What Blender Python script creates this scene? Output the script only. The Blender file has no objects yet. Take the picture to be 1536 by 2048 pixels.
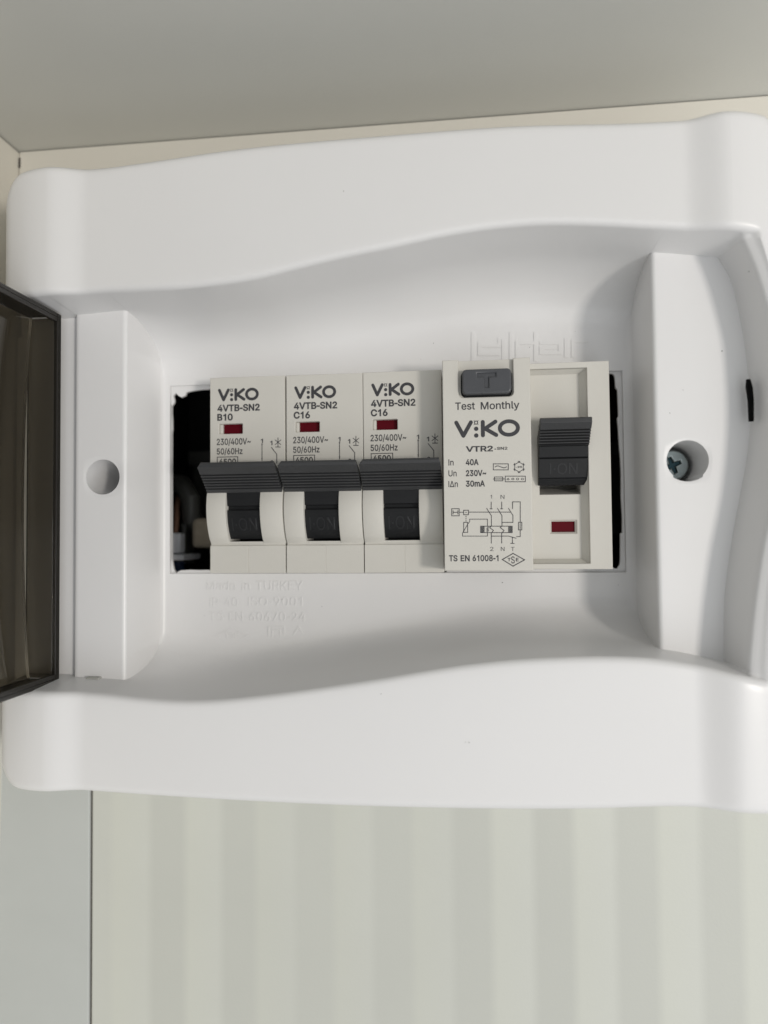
import bpy, bmesh, math, random
import numpy as np
from mathutils import Vector, Matrix
from mathutils.geometry import delaunay_2d_cdt
BSIGN = -1
random.seed(4)
sc = bpy.context.scene
col = sc.collection
S = 0.001                      # all sizes below are millimetres; X right, Z up, h = height towards the viewer (-Y)

# ------------------------------------------------------------------ camera
RC = [[0.9933839571284776, 0.009027426237698815, 0.114485017776519],
      [-0.012693220662258869, 0.9994284496250256, 0.03133139367051537],
      [-0.11413674197639499, -0.03257728741992668, 0.9929307752685347]]   # rows: camera right, down, forward in (X, -Z, Y)
CX, CZ, CH = 57.44365, 8.33339, 156.49424
cam = bpy.data.cameras.new('camera'); co = bpy.data.objects.new('camera', cam); col.objects.link(co)
def axis(r): return Vector((r[0], r[2], -r[1]))
rt, dn, fw = axis(RC[0]), axis(RC[1]), axis(RC[2])
M = Matrix((rt, -dn, -fw)).transposed().to_4x4(); M.translation = Vector((CX*S, -CH*S, CZ*S))
co.matrix_world = M
cam.sensor_fit = 'HORIZONTAL'; cam.sensor_width = 36; cam.lens = 1420/1536*36
cam.clip_start = 0.005; cam.clip_end = 20
cam.dof.use_dof = True; cam.dof.focus_distance = 0.152; cam.dof.aperture_fstop = 11.5
sc.camera = co

# ------------------------------------------------------------------ light and exposure
w = bpy.data.worlds.new('World'); sc.world = w; w.use_nodes = True
w.node_tree.nodes['Background'].inputs[0].default_value = (0.94, 0.97, 1.0, 1)
w.node_tree.nodes['Background'].inputs[1].default_value = 0.37
def area(name, loc, target, size, power, color, sy=None):
    l = bpy.data.lights.new(name, 'AREA'); l.energy = power; l.color = color; l.size = size
    if sy: l.shape = 'RECTANGLE'; l.size_y = sy
    o = bpy.data.objects.new(name, l); col.objects.link(o)
    o.location = loc; d = Vector(target) - Vector(loc)
    o.rotation_euler = d.to_track_quat('-Z', 'Y').to_euler(); return o
T0 = (0.045, 0, 0.02)
area('room_lamp', (0.045+0.45, -0.60, -0.05), T0, 0.085, 1.8, (1.0, 0.94, 0.87))
area('room_fill', (0.34, -0.52, -0.27), (0.08, 0, -0.04), 0.65, 1.35, (0.97, 0.985, 1.0))  # soft fill lamp added low at the right for unseen room light
sc.view_settings.view_transform = 'Standard'; sc.view_settings.look = 'None'
sc.view_settings.exposure = 0.09; sc.view_settings.gamma = 1

# ------------------------------------------------------------------ helpers
def P(px, py, h):
    """plane coordinates (X, Z) in mm, on the plane at height h, of a place measured in the photograph"""
    a, b = (px-768)/1420, (py-1024)/1420
    d = [RC[0][i]*a + RC[1][i]*b + RC[2][i] for i in range(3)]
    t = (CH-h)/d[2]
    return (CX + t*d[0], CZ - t*d[1])
def org(parent):
    x = y = z = 0.0
    while parent is not None:
        x += parent.location.x; y += parent.location.y; z += parent.location.z; parent = parent.parent
    return Vector((x, y, z))
def link(name, me, mat, parent=None, smooth=None, bevel=None):
    me.name = name
    o = bpy.data.objects.new(name, me); col.objects.link(o)
    if mat: me.materials.clear(); me.materials.append(mat)
    if parent is not None:
        off = org(parent); o.parent = parent
        me.transform(Matrix.Translation(-off))
    if smooth:
        me.shade_smooth(); me.set_sharp_from_angle(angle=math.radians(smooth))
    if bevel:
        b = o.modifiers.new('bevel', 'BEVEL'); b.width = bevel*S; b.segments = 2; b.limit_method = 'ANGLE'; b.angle_limit = math.radians(32)
        b.harden_normals = False
    return o
def tag(o, label=None, cat=None, group=None, kind=None):
    if label: o['label'] = label
    if cat: o['category'] = cat
    if group: o['group'] = group
    if kind: o['kind'] = kind
    return o
def empty(name, x, z, h, label, cat, group=None):
    o = bpy.data.objects.new(name, None); col.objects.link(o); o.empty_display_size = 0.005
    o.location = (x*S, -h*S, z*S); tag(o, label, cat, group); return o
class MB:
    """collects shapes in mm coordinates (X, Z, h) for one mesh"""
    def __init__(s): s.v = []; s.f = []
    def V(s, x, z, h): s.v.append((x*S, -h*S, z*S)); return len(s.v)-1
    def box(s, x0, x1, z0, z1, h0, h1):
        i = [s.V(x, z, h) for h in (h0, h1) for z in (z0, z1) for x in (x0, x1)]
        for q in ((0,2,3,1),(4,5,7,6),(0,1,5,4),(2,6,7,3),(0,4,6,2),(1,3,7,5)): s.f.append([i[k] for k in q])
    def prism(s, pts, x0, x1):            # pts: (z, h) outline, extruded along X
        a = [s.V(x0, z, h) for z, h in pts]; b = [s.V(x1, z, h) for z, h in pts]; n = len(pts)
        s.f.append(a); s.f.append(b[::-1])
        for i in range(n): s.f.append([a[i], b[i], b[(i+1) % n], a[(i+1) % n]][::-1])
    def plate(s, pts, h0, h1):            # pts: (x, z) outline, extruded along h (convex or simple)
        a = [s.V(x, z, h0) for x, z in pts]; b = [s.V(x, z, h1) for x, z in pts]; n = len(pts)
        s.f.append(a[::-1]); s.f.append(b)
        for i in range(n): s.f.append([a[i], a[(i+1) % n], b[(i+1) % n], b[i]])
    def face(s, pts): s.f.append([s.V(*p) for p in pts])
    def disc(s, cx, cz, r, h, n=28, r2=None):
        if r2 is None: s.face([(cx+r*math.cos(6.28318*k/n), cz+r*math.sin(6.28318*k/n), h) for k in range(n)])
        else:
            for k in range(n):
                a, b = 6.28318*k/n, 6.28318*(k+1)/n
                s.face([(cx+r*math.cos(a), cz+r*math.sin(a), h), (cx+r*math.cos(b), cz+r*math.sin(b), h),
                        (cx+r2*math.cos(b), cz+r2*math.sin(b), h), (cx+r2*math.cos(a), cz+r2*math.sin(a), h)])
    def tube(s, pts, r, n=12):            # pts: (x, z, h)
        rings = []
        P3 = [Vector((x, -h, z)) for x, z, h in pts]
        for i, p in enumerate(P3):
            t = (P3[min(i+1, len(P3)-1)] - P3[max(i-1, 0)]).normalized()
            u = t.cross(Vector((0.3, 1, 0.2))).normalized(); v = t.cross(u)
            ring = []
            for k in range(n):
                q = p + (u*math.cos(6.28318*k/n) + v*math.sin(6.28318*k/n))*r
                s.v.append((q.x*S, q.y*S, q.z*S)); ring.append(len(s.v)-1)
            rings.append(ring)
        for a, b in zip(rings, rings[1:]):
            for k in range(n): s.f.append([a[k], a[(k+1) % n], b[(k+1) % n], b[k]])
        s.f.append(rings[0][::-1]); s.f.append(rings[-1])
    def build(s, name, mat, parent=None, smooth=None, bevel=None, fix=True):
        me = bpy.data.meshes.new(name); me.from_pydata(s.v, [], s.f)
        if fix:
            bm = bmesh.new(); bm.from_mesh(me); bmesh.ops.recalc_face_normals(bm, faces=bm.faces); bm.to_mesh(me); bm.free()
        return link(name, me, mat, parent, smooth, bevel)
def curve_mesh(cu, ox, oz, hc, sx=1, sz=1):
    o = bpy.data.objects.new('tmp', cu); col.objects.link(o)
    dg = bpy.context.evaluated_depsgraph_get()
    me = bpy.data.meshes.new_from_object(o.evaluated_get(dg))
    bpy.data.objects.remove(o); bpy.data.curves.remove(cu)
    n = len(me.vertices); a = np.empty(n*3); me.vertices.foreach_get('co', a); a = a.reshape(-1, 3)
    b = np.stack([(ox + a[:, 0]*sx)*S, -(hc + a[:, 2])*S, (oz + a[:, 1]*sz)*S], 1)
    me.vertices.foreach_set('co', b.ravel()); me.update()
    return me
def slab(outer, holes, h0, h1, b=0.25):
    """plate with any outline and holes, edges rounded by b"""
    cu = bpy.data.curves.new('tmp', 'CURVE'); cu.dimensions = '2D'; cu.fill_mode = 'BOTH'
    for pts in [outer] + list(holes):
        sp = cu.splines.new('POLY'); sp.points.add(len(pts)-1); sp.use_cyclic_u = True
        for k, p in enumerate(pts): sp.points[k].co = (p[0], p[1], 0, 1)
    t = h1-h0
    cu.extrude = t/2-b; cu.bevel_depth = b; cu.offset = -b; cu.bevel_resolution = 2
    return curve_mesh(cu, 0, 0, (h0+h1)/2)
def join(meshes):
    bm = bmesh.new()
    for m in meshes: bm.from_mesh(m)
    me = bpy.data.meshes.new('joined'); bm.to_mesh(me); bm.free()
    for m in meshes: bpy.data.meshes.remove(m)
    return me
def rrect(x0, x1, z0, z1, r, n=5, corners='1111'):
    pts = []
    for k, (cx, cz, a0) in enumerate(((x1-r, z1-r, 0), (x0+r, z1-r, 90), (x0+r, z0+r, 180), (x1-r, z0+r, 270))):
        if corners[k] == '0':
            pts.append(((x1, x0, x0, x1)[k], (z1, z1, z0, z0)[k])); continue
        for i in range(n+1):
            a = math.radians(a0+90*i/n); pts.append((cx+r*math.cos(a), cz+r*math.sin(a)))
    return pts
# letter outlines: advance and closed contours, in thousandths of the type size
GLYPHS = {
 ' ': (280, []),
 '-': (453, [[337,244,337,188,114,188,114,244]]),
 '/': (249, [[235,533,71,-76,14,-76,178,533]]),
 '0': (453, [[227,-7,199,-5,151,11,111,41,95,62,80,86,60,144,49,214,48,254,49,294,60,364,69,395,95,447,130,484,151,498,174,508,227,516,254,514,302,498,342,467,358,447,384,395,393,364,404,294,405,254,404,214,393,144,373,86,359,62,342,41,302,11,279,1],[227,50,245,51,276,63,303,87,313,103,323,122,336,168,344,254,336,341,323,387,313,405,303,422,276,446,245,458,227,460,209,458,177,446,151,422,140,405,117,341,109,254,117,168,140,103,163,74,177,63,209,51]]),
 '1': (453, [[76,0,76,55,391,55,391,0],[276,509,276,0,212,0,212,448,86,358,86,427,198,509]]),
 '2': (453, [[64,0,64,47,282,282,311,327,320,360,317,397,308,419,293,436,262,454,237,459,209,459,184,453,162,441,145,424,134,402,127,362,66,362,67,384,77,424,86,442,111,473,126,486,162,505,225,516,268,511,306,497,350,461,370,428,380,392,381,372,371,318,357,290,322,241,153,57,389,57,389,0]]),
 '3': (453, [[218,-7,152,2,98,30,70,57,60,74,46,111,44,132,109,132,115,107,134,78,165,59,204,50,248,53,275,61,297,74,315,93,328,130,328,158,322,184,299,217,275,234,242,244,157,248,157,299,288,448,288,452,70,452,70,509,372,509,372,461,211,278,211,289,239,290,287,284,327,265,359,239,381,205,392,166,392,123,387,103,370,66,358,50,327,23,288,4,243,-6]]),
 '4': (453, [[40,105,40,158,247,509,311,509,109,163,413,163,413,105],[282,0,282,318,343,318,343,0]]),
 '5': (453, [[221,-7,199,-6,159,3,108,32,94,45,73,76,66,93,60,130,122,130,132,98,145,80,163,66,208,50,250,53,288,72,314,104,327,146,324,193,314,221,297,244,275,262,248,273,218,277,192,275,156,264,128,246,67,253,96,509,366,509,366,452,151,452,134,301,178,325,216,333,247,333,294,321,334,296,355,273,379,231,388,199,390,139,379,95,357,57,343,41,309,15,268,-1]]),
 '6': (453, [[226,-7,161,5,125,26,96,56,84,74,69,115,64,162,68,199,80,239,102,285,252,509,322,509,151,261,145,261,165,288,196,307,224,314,278,309,316,295,359,257,378,221,388,180,388,134,384,112,368,73,343,39,327,26,310,14,271,-2],[226,48,267,56,299,79,320,114,327,142,327,173,320,201,299,235,267,258,226,265,186,258,153,235,132,201,125,158,132,114,153,79,186,56]]),
 '7': (453, [[97,0,323,452,62,452,62,509,391,509,391,449,165,0]]),
 '8': (453, [[226,-7,201,-6,156,3,117,21,101,33,86,47,64,78,57,96,52,135,59,181,81,220,113,249,153,265,105,293,83,324,76,342,70,380,75,417,82,434,101,464,114,477,146,498,184,511,226,516,269,511,306,498,337,477,361,450,370,434,377,417,382,380,376,342,369,324,347,293,318,273,300,267,339,249,372,220,393,181,401,135,395,96,388,78,352,33,317,11,296,3,251,-6],[226,49,272,55,307,74,329,102,337,139,329,177,305,208,270,228,226,235,182,228,147,208,123,177,115,139,123,102,145,74,180,55],[226,290,252,292,274,300,293,313,312,341,319,376,313,410,294,437,264,454,226,460,188,454,159,437,139,410,133,376,139,341,159,313,189,296]]),
 '9': (453, [[226,516,271,510,310,494,328,482,356,452,368,434,384,393,389,347,385,309,363,248,334,197,200,0,130,0,301,248,307,248,287,221,257,202,218,195,195,196,175,199,137,214,106,237,74,287,65,329,65,375,69,397,75,417,96,454,125,483,162,504],[226,460,186,452,154,429,133,395,125,352,133,308,138,295,154,274,186,251,226,243,267,251,299,273,320,308,327,335,324,381,314,407,299,429,267,452]]),
 'A': (480, [[16,0,201,509,276,509,463,0,395,0,276,334,232,478,245,478,228,419,191,302,85,0],[110,142,110,199,370,199,370,142]]),
 'B': (456, [[60,0,60,509,266,508,310,499,329,491,359,469,381,442,394,410,398,374,392,331,380,310,356,286,315,267,315,262,351,252,374,237,394,216,409,189,417,155,417,117,400,67,390,52,362,28,324,10,301,4,247,0],[125,57,272,58,315,70,341,92,354,120,355,149,342,184,317,211,279,228,125,231],[125,285,252,286,277,291,299,302,323,326,333,348,334,388,323,417,299,439,263,450,125,452]]),
 'C': (510, [[267,-7,235,-5,177,11,126,42,104,63,70,115,57,146,42,215,40,254,42,293,57,362,70,393,104,445,150,484,177,498,205,508,267,516,305,513,340,504,373,490,402,471,427,447,448,418,463,385,473,348,408,348,401,373,389,395,375,413,348,435,315,449,267,456,223,450,203,443,166,419,137,385,125,364,109,314,103,254,109,194,125,145,137,123,166,89,184,76,203,66,245,54,267,53,315,60,357,81,375,96,401,136,408,160,473,160,457,107,416,49,357,11,305,-4]]),
 'E': (419, [[60,0,60,509,372,509,372,452,125,452,125,286,355,286,355,229,125,229,125,57,375,57,375,0]]),
 'H': (517, [[60,0,60,509,125,509,125,289,392,289,392,509,457,509,457,0,392,0,392,232,125,232,125,0]]),
 'I': (300, [[31,0,31,57,118,57,118,452,31,452,31,509,269,509,269,452,183,452,183,57,269,57,269,0]]),
 'K': (467, [[104,145,104,216,174,303,364,509,448,509],[60,0,60,509,125,509,125,0],[372,0,188,259,228,309,449,0]]),
 'M': (628, [[60,0,60,509,152,509,277,187,322,49,307,49,342,158,476,509,568,509,568,0,504,0,507,457,513,457,482,363,342,0,286,0,170,291,112,457,119,457,122,328,122,0]]),
 'N': (523, [[60,0,60,509,136,509,363,151,414,55,405,54,399,157,399,509,463,509,463,0,387,0,177,331,108,452,119,454,125,317,125,0]]),
 'O': (533, [[267,-7,235,-5,177,11,126,42,105,63,70,115,57,146,42,215,40,254,42,293,57,362,86,421,105,445,150,484,177,498,205,508,267,516,299,514,357,498,384,484,429,445,448,421,477,362,486,329,493,254,486,179,477,146,464,115,429,63,408,42,357,11,329,1],[267,53,289,54,330,66,367,89,383,105,408,144,418,168,425,194,430,254,429,286,418,341,408,365,383,404,367,420,330,443,310,450,267,456,223,450,203,443,184,433,151,404,125,364,116,340,109,314,103,254,109,194,116,168,125,144,151,105,184,76,203,66,245,54]]),
 'P': (445, [[60,0,60,509,263,507,312,497,332,487,366,462,390,430,398,411,409,348,404,304,390,265,366,233,332,207,289,191,235,186,109,186,109,242,233,242,284,250,308,264,327,282,338,306,344,333,342,376,333,402,318,423,297,439,251,451,125,452,125,0]]),
 'R': (449, [[60,0,60,509,264,507,290,504,333,489,367,465,380,450,399,415,408,374,405,309,390,271,367,240,333,217,289,203,236,198,96,198,96,255,234,255,284,262,309,273,327,290,339,312,344,338,344,367,334,405,319,425,298,440,252,451,125,452,125,0],[353,0,230,229,303,229,428,0]]),
 'S': (447, [[224,-9,197,-8,149,1,108,19,91,31,76,45,54,77,46,96,38,137,104,137,110,110,132,79,166,59,209,50,257,52,286,60,321,82,336,102,345,126,345,151,338,171,325,186,296,205,184,239,128,260,86,289,60,326,54,348,53,393,58,413,65,431,87,463,119,488,158,506,227,516,275,511,296,505,316,498,351,476,377,449,387,433,399,397,401,378,337,378,334,396,326,412,302,437,267,453,209,458,167,448,136,427,118,398,115,376,119,352,131,334,158,313,212,293,312,264,359,238,379,220,395,198,405,171,408,139,407,118,396,81,374,48,360,34,343,21,302,2,252,-8]]),
 'T': (449, [[32,452,32,509,417,509,417,452,257,452,257,0,193,0,193,452]]),
 'U': (517, [[259,-8,203,-2,154,15,114,43,98,60,74,101,66,124,60,173,60,509,124,509,124,178,133,128,160,87,187,68,220,56,259,52,298,56,331,68,368,99,384,128,393,178,393,509,457,509,457,173,456,148,443,101,419,60,403,43,363,15,315,-2]]),
 'V': (480, [[204,0,16,509,84,509,203,176,248,31,235,31,252,90,395,509,463,509,278,0]]),
 'Y': (472, [[203,0,203,208,16,509,91,509,222,292,250,230,224,230,244,280,381,509,455,509,268,208,268,0]]),
 'a': (389, [[160,-9,126,-5,94,5,80,12,57,32,40,58,31,90,31,123,38,150,50,171,67,187,125,211,244,228,265,235,273,243,276,255,271,288,256,311,240,322,220,329,196,331,171,329,140,318,118,301,100,274,41,291,48,308,67,335,104,364,133,375,179,384,239,379,275,367,296,353,315,333,329,306,337,251,337,0,277,0,277,52,272,52,252,25,226,6,190,-6],[170,45,216,53,239,66,257,83,269,104,275,126,276,190,259,182,134,159,103,139,95,124,92,105,94,87,102,72,130,52]]),
 'd': (424, [[195,-8,151,-2,111,16,79,45,55,84,39,133,35,160,35,218,46,270,66,313,95,347,131,371,173,383,213,384,253,373,280,353,306,319,311,319,311,509,372,509,372,0,313,0,313,59,307,59,287,31,263,10,227,-5],[205,47,236,51,250,57,284,86,305,132,312,189,305,247,293,278,284,291,251,320,205,330,187,329,157,319,124,290,103,245,96,189,103,133,115,101,124,88,158,57,172,51]]),
 'e': (404, [[212,-8,161,-2,117,16,98,30,68,64,56,85,46,108,35,159,35,215,39,242,55,290,67,311,97,346,115,359,135,370,180,383,221,384,251,379,294,361,319,341,331,329,350,299,363,263,370,219,371,169,75,169,75,221,338,221,310,202,303,254,291,282,263,314,237,326,189,329,159,321,135,304,116,282,99,241,97,157,110,106,118,92,139,70,151,61,179,50,224,47,244,50,271,61,292,80,306,105,365,91,345,51,311,19,266,-1]]),
 'h': (410, [[114,227,114,0,53,0,53,509,114,509,114,287,102,287,112,312,137,349,152,362,187,379,227,384,264,380,295,369,321,349,341,321,356,264,357,0,296,0,295,256,283,291,273,304,246,323,229,328,184,326,161,317,141,303,126,283,117,257]]),
 'i': (167, [[53,0,53,379,114,379,114,0],[84,443,60,449,44,468,41,483,44,499,54,512,67,521,84,524,100,521,114,512,126,491,126,475,114,455,100,446]]),
 'l': (189, [[139,-2,101,3,86,10,65,33,54,65,53,509,114,509,115,77,120,62,130,54,170,54,181,3]]),
 'm': (610, [[53,0,53,379,112,379,112,295,108,295,118,323,141,355,172,376,207,386,239,385,257,380,287,361,309,331,316,314,321,295,312,295,322,321,347,353,368,369,407,383,437,386,468,383,510,364,532,342,548,313,556,276,557,0,496,0,494,273,490,289,473,313,447,326,419,330,395,328,365,314,345,290,338,270,335,247,335,0,274,0,273,275,262,301,242,320,229,326,199,330,168,325,148,314,132,299,117,266,114,253,114,0]]),
 'n': (410, [[114,227,114,0,53,0,53,379,112,379,112,287,102,287,112,312,137,349,152,362,187,379,227,384,264,380,295,369,321,349,341,321,356,264,357,0,296,0,295,256,283,291,273,304,246,323,229,328,184,326,161,317,141,303,126,283,117,257]]),
 'o': (415, [[207,-8,182,-7,137,6,117,16,82,46,68,64,46,108,34,187,46,268,68,312,82,330,98,346,137,371,182,383,207,384,233,383,278,371,299,360,333,330,347,312,369,268,376,243,381,187,380,159,369,108,347,64,333,46,299,16,278,6,233,-7],[207,46,242,51,257,57,282,76,307,117,316,151,319,187,316,224,307,258,282,300,257,319,226,329,207,330,189,329,158,319,134,300,108,258,99,224,96,187,99,151,108,117,134,76,158,57,173,51]]),
 's': (365, [[182,-8,128,-2,84,18,53,50,45,63,36,94,94,107,105,79,124,60,165,46,200,46,232,55,255,71,267,91,265,121,254,136,237,147,125,177,87,196,72,208,53,237,47,274,51,305,57,319,75,343,100,363,149,381,206,384,239,378,279,358,307,328,324,290,268,277,251,307,232,323,205,331,171,332,143,324,121,308,110,289,112,258,124,243,144,232,254,202,292,183,317,158,325,142,330,125,330,90,321,61,290,24,260,6,242,0]]),
 't': (227, [[204,379,204,327,6,327,6,379],[65,471,126,471,128,76,136,61,150,53,170,50,202,54,213,2,168,-4,125,2,92,21,72,52,65,93]]),
 'y': (389, [[47,-139,61,-86,104,-89,124,-80,136,-67,146,-48,163,-1,17,379,84,379,165,155,206,21,184,21,202,87,305,379,371,379,204,-58,184,-97,159,-124,128,-140,91,-145]]),
 'z': (380, [[42,0,42,46,254,320,254,323,48,323,48,379,333,379,333,331,126,56,339,56,339,0]]),
 '~': (453, [[52,150,55,188,66,218,82,240,115,260,139,266,164,266,187,260,220,241,275,198,299,192,318,196,332,207,341,226,344,253,400,253,400,233,393,199,379,173,360,155,326,139,288,137,265,143,243,154,177,204,154,210,136,207,121,196,111,178,108,150]]),
 '·': (196, [[98,196,81,200,66,210,56,224,52,242,60,267,73,280,89,287,107,287,123,280,136,267,144,242,140,224,130,210,116,200]]),
 'Δ': (474, [[16,0,203,509,271,509,457,0],[105,57,369,57,239,426,235,426]]),}
GLYPHS['I'] = (187, [[61,0,61,509,126,509,126,0]])
GLYPHS['1'] = (400, [[212,0,212,405,150,368,90,350,90,408,150,432,195,465,218,509,276,509,276,0]])
GLYPHS['-'] = (270, [[35,170,35,232,235,232,235,170]])
_gl = {}
def winding(x, y, cs):
    n = 0
    for c in cs:
        for i in range(len(c)):
            (x0, y0), (x1, y1) = c[i-1], c[i]
            if (y0 <= y) != (y1 <= y):
                if x0+(y-y0)*(x1-x0)/(y1-y0) > x: n += 1 if y1 > y0 else -1
    return n
def glyph(ch, bold):
    """triangles and border edges of one letter, thickened by bold"""
    key = (ch, bold)
    if key in _gl: return _gl[key]
    adv, raw = GLYPHS[ch]; cs = []
    for s in raw:
        p = [(s[i], s[i+1]) for i in range(0, len(s), 2)]; n = len(p); q = []
        for i in range(n):
            a, b, c = p[i-1], p[i], p[(i+1) % n]
            d1 = Vector((b[0]-a[0], b[1]-a[1])).normalized(); d2 = Vector((c[0]-b[0], c[1]-b[1])).normalized()
            m = Vector((-d1.y-d2.y, d1.x+d2.x)); m = m/max(m.length_squared/2, .55)
            q.append((b[0]+m.x*bold, b[1]+m.y*bold))
        cs.append(q)
    vs = []; es = []
    for c in cs:
        k = len(vs); vs += [Vector(v) for v in c]; es += [(k+i, k+(i+1) % len(c)) for i in range(len(c))]
    if not vs: _gl[key] = (adv, [], [], []); return _gl[key]
    V, E, F = delaunay_2d_cdt(vs, es, [], 0, 1e-4)[:3]
    T = [f for f in F if winding(sum(V[i].x for i in f)/3+.013, sum(V[i].y for i in f)/3+.017, cs) != 0]
    cnt = {}
    for f in T:
        for i in range(3):
            a, b = f[i], f[(i+1) % 3]; cnt[(a, b)] = 1
    B = [e for e in cnt if (e[1], e[0]) not in cnt]
    _gl[key] = (adv, V, T, B); return _gl[key]
def text(body, xl, xr, ybase, ytop, h, bold=0.0, relief=0.0):
    """lettering lying on the plane at height h: left, right, baseline and capital top as measured in the photograph"""
    bold = -bold*1000*BSIGN; x = 0; vs = []; fs = []; bs = []
    for ch in body:
        adv, V, T, B = glyph(ch, bold); k = len(vs)
        vs += [(v.x+x, v.y) for v in V]; fs += [[i+k for i in f] for f in T]; bs += [(a+k, b+k) for a, b in B]; x += adv
    x0, x1 = min(v[0] for v in vs), max(v[0] for v in vs)
    zc = 509+abs(bold)*2; X0, _ = P(xl, ybase, h); X1, _ = P(xr, ybase, h); _, Zt = P((xl+xr)/2, ytop, h); _, Zb = P((xl+xr)/2, ybase, h)
    sx = (X1-X0)/(x1-x0); sz = (Zt-Zb)/zc
    pt = lambda v, hh: ((X0+(v[0]-x0)*sx)*S, -hh*S, (Zb+(v[1]+abs(bold))*sz)*S)
    me = bpy.data.meshes.new('text'); n = len(vs)
    if relief:
        C = [pt(v, h-relief) for v in vs]; C2 = [pt(v, h+relief) for v in vs]
        me.from_pydata(C2+C, [], fs+[[a+n, b+n, b, a] for a, b in bs])
    else: me.from_pydata([pt(v, h) for v in vs], [], fs)
    return me
class Ink(MB):
    """flat printed strokes; every stroke lies a hair above the last"""
    def __init__(s, h): super().__init__(); s.h = h; s.k = 0
    def up(s): s.k += 1; return s.h + 0.0025*(s.k % 8)
    def stroke(s, pts, w, cap=False):
        for a, b in zip(pts, pts[1:]):
            h = s.up(); dx, dz = b[0]-a[0], b[1]-a[1]; L = math.hypot(dx, dz) or 1
            nx, nz = -dz/L*w/2, dx/L*w/2; ex, ez = (dx/L*w/2, dz/L*w/2) if not cap else (0, 0)
            s.face([(a[0]-ex+nx, a[1]-ez+nz, h), (a[0]-ex-nx, a[1]-ez-nz, h), (b[0]+ex-nx, b[1]+ez-nz, h), (b[0]+ex+nx, b[1]+ez+nz, h)])
        if cap:
            for p in pts: s.disc(p[0], p[1], w/2, s.up(), 18)
    def rect(s, x0, x1, z0, z1, w): s.stroke([(x0, z0), (x1, z0), (x1, z1), (x0, z1), (x0, z0)], w)
    def mesh(s):
        me = bpy.data.meshes.new('ink'); me.from_pydata(s.v, [], s.f)
        return me
def interp(pts):
    """smooth curve through (x, y) points"""
    pts = sorted(pts); xs = np.array([p[0] for p in pts], float); ys = np.array([p[1] for p in pts], float)
    d = np.diff(ys)/np.diff(xs); m = np.zeros(len(xs)); hh = np.diff(xs)
    m[0], m[-1] = d[0], d[-1]
    for i in range(1, len(xs)-1):
        m[i] = (d[i-1]*hh[i]+d[i]*hh[i-1])/(hh[i-1]+hh[i])
    def f(x):
        x = min(max(x, xs[0]), xs[-1]); i = min(max(int(np.searchsorted(xs, x))-1, 0), len(xs)-2)
        t = (x-xs[i])/hh[i]; t2, t3 = t*t, t*t*t
        return (2*t3-3*t2+1)*ys[i]+(t3-2*t2+t)*hh[i]*m[i]+(-2*t3+3*t2)*ys[i+1]+(t3-t2)*hh[i]*m[i+1]
    return f
def smooth01(t): t = min(max(t, 0), 1); return t*t*(3-2*t)

# ------------------------------------------------------------------ materials
def mat(name, base, rough=0.4, spec=0.5, noise=0.03, nscale=300, bump=0.0, bscale=2500, metal=0.0, transmission=0.0, ior=1.47, alpha=None, sss=0.0):
    m = bpy.data.materials.new(name); m.use_nodes = True; nt = m.node_tree; n = nt.nodes; b = n['Principled BSDF']
    b.inputs['Roughness'].default_value = rough; b.inputs['Specular IOR Level'].default_value = spec
    b.inputs['Metallic'].default_value = metal; b.inputs['IOR'].default_value = ior
    b.inputs['Transmission Weight'].default_value = transmission
    if sss:
        b.inputs['Subsurface Weight'].default_value = sss; b.inputs['Subsurface Radius'].default_value = (0.0012, 0.001, 0.0009); b.inputs['Subsurface Scale'].default_value = 1
    tc = n.new('ShaderNodeTexCoord'); nz = n.new('ShaderNodeTexNoise'); nz.inputs['Scale'].default_value = nscale; nz.inputs['Detail'].default_value = 4
    nt.links.new(tc.outputs['Object'], nz.inputs['Vector'])
    mx = n.new('ShaderNodeMix'); mx.data_type = 'RGBA'
    mx.inputs[6].default_value = tuple(c*(1-noise) for c in base)+(1,); mx.inputs[7].default_value = tuple(min(c*(1+noise), 1) for c in base)+(1,)
    nt.links.new(nz.outputs['Fac'], mx.inputs[0]); nt.links.new(mx.outputs[2], b.inputs['Base Color'])
    rr = n.new('ShaderNodeMapRange'); rr.inputs['To Min'].default_value = rough*0.85; rr.inputs['To Max'].default_value = rough*1.15
    nt.links.new(nz.outputs['Fac'], rr.inputs['Value']); nt.links.new(rr.outputs['Result'], b.inputs['Roughness'])
    if bump:
        n2 = n.new('ShaderNodeTexNoise'); n2.inputs['Scale'].default_value = bscale; n2.inputs['Detail'].default_value = 3
        nt.links.new(tc.outputs['Object'], n2.inputs['Vector'])
        bp = n.new('ShaderNodeBump'); bp.inputs['Strength'].default_value = bump; bp.inputs['Distance'].default_value = 0.00008
        nt.links.new(n2.outputs['Fac'], bp.inputs['Height']); nt.links.new(bp.outputs['Normal'], b.inputs['Normal'])
    return m
M_white = mat('white_glossy_plastic', (0.80, 0.795, 0.79), rough=0.33, noise=0.025, nscale=28, bump=0.10, bscale=900)
M_beige = mat('warm_grey_plastic', (0.64, 0.622, 0.57), rough=0.5, noise=0.02, nscale=200, bump=0.25, bscale=5000)
M_dark = mat('charcoal_plastic', (0.042, 0.043, 0.045), rough=0.42, noise=0.08, nscale=400, bump=0.3, bscale=5000)
M_darkin = mat('black_plastic', (0.010, 0.0105, 0.0115), rough=0.45, spec=0.3, noise=0.1, nscale=400, bump=0.2, bscale=5000)
M_word = mat('paler_black_plastic', (0.020, 0.0205, 0.022), rough=0.4, spec=0.35)  # slightly paler black than the drum, for the raised word
M_button = mat('slate_grey_plastic', (0.075, 0.078, 0.085), rough=0.33, noise=0.06, nscale=400, bump=0.2, bscale=5000)
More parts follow.
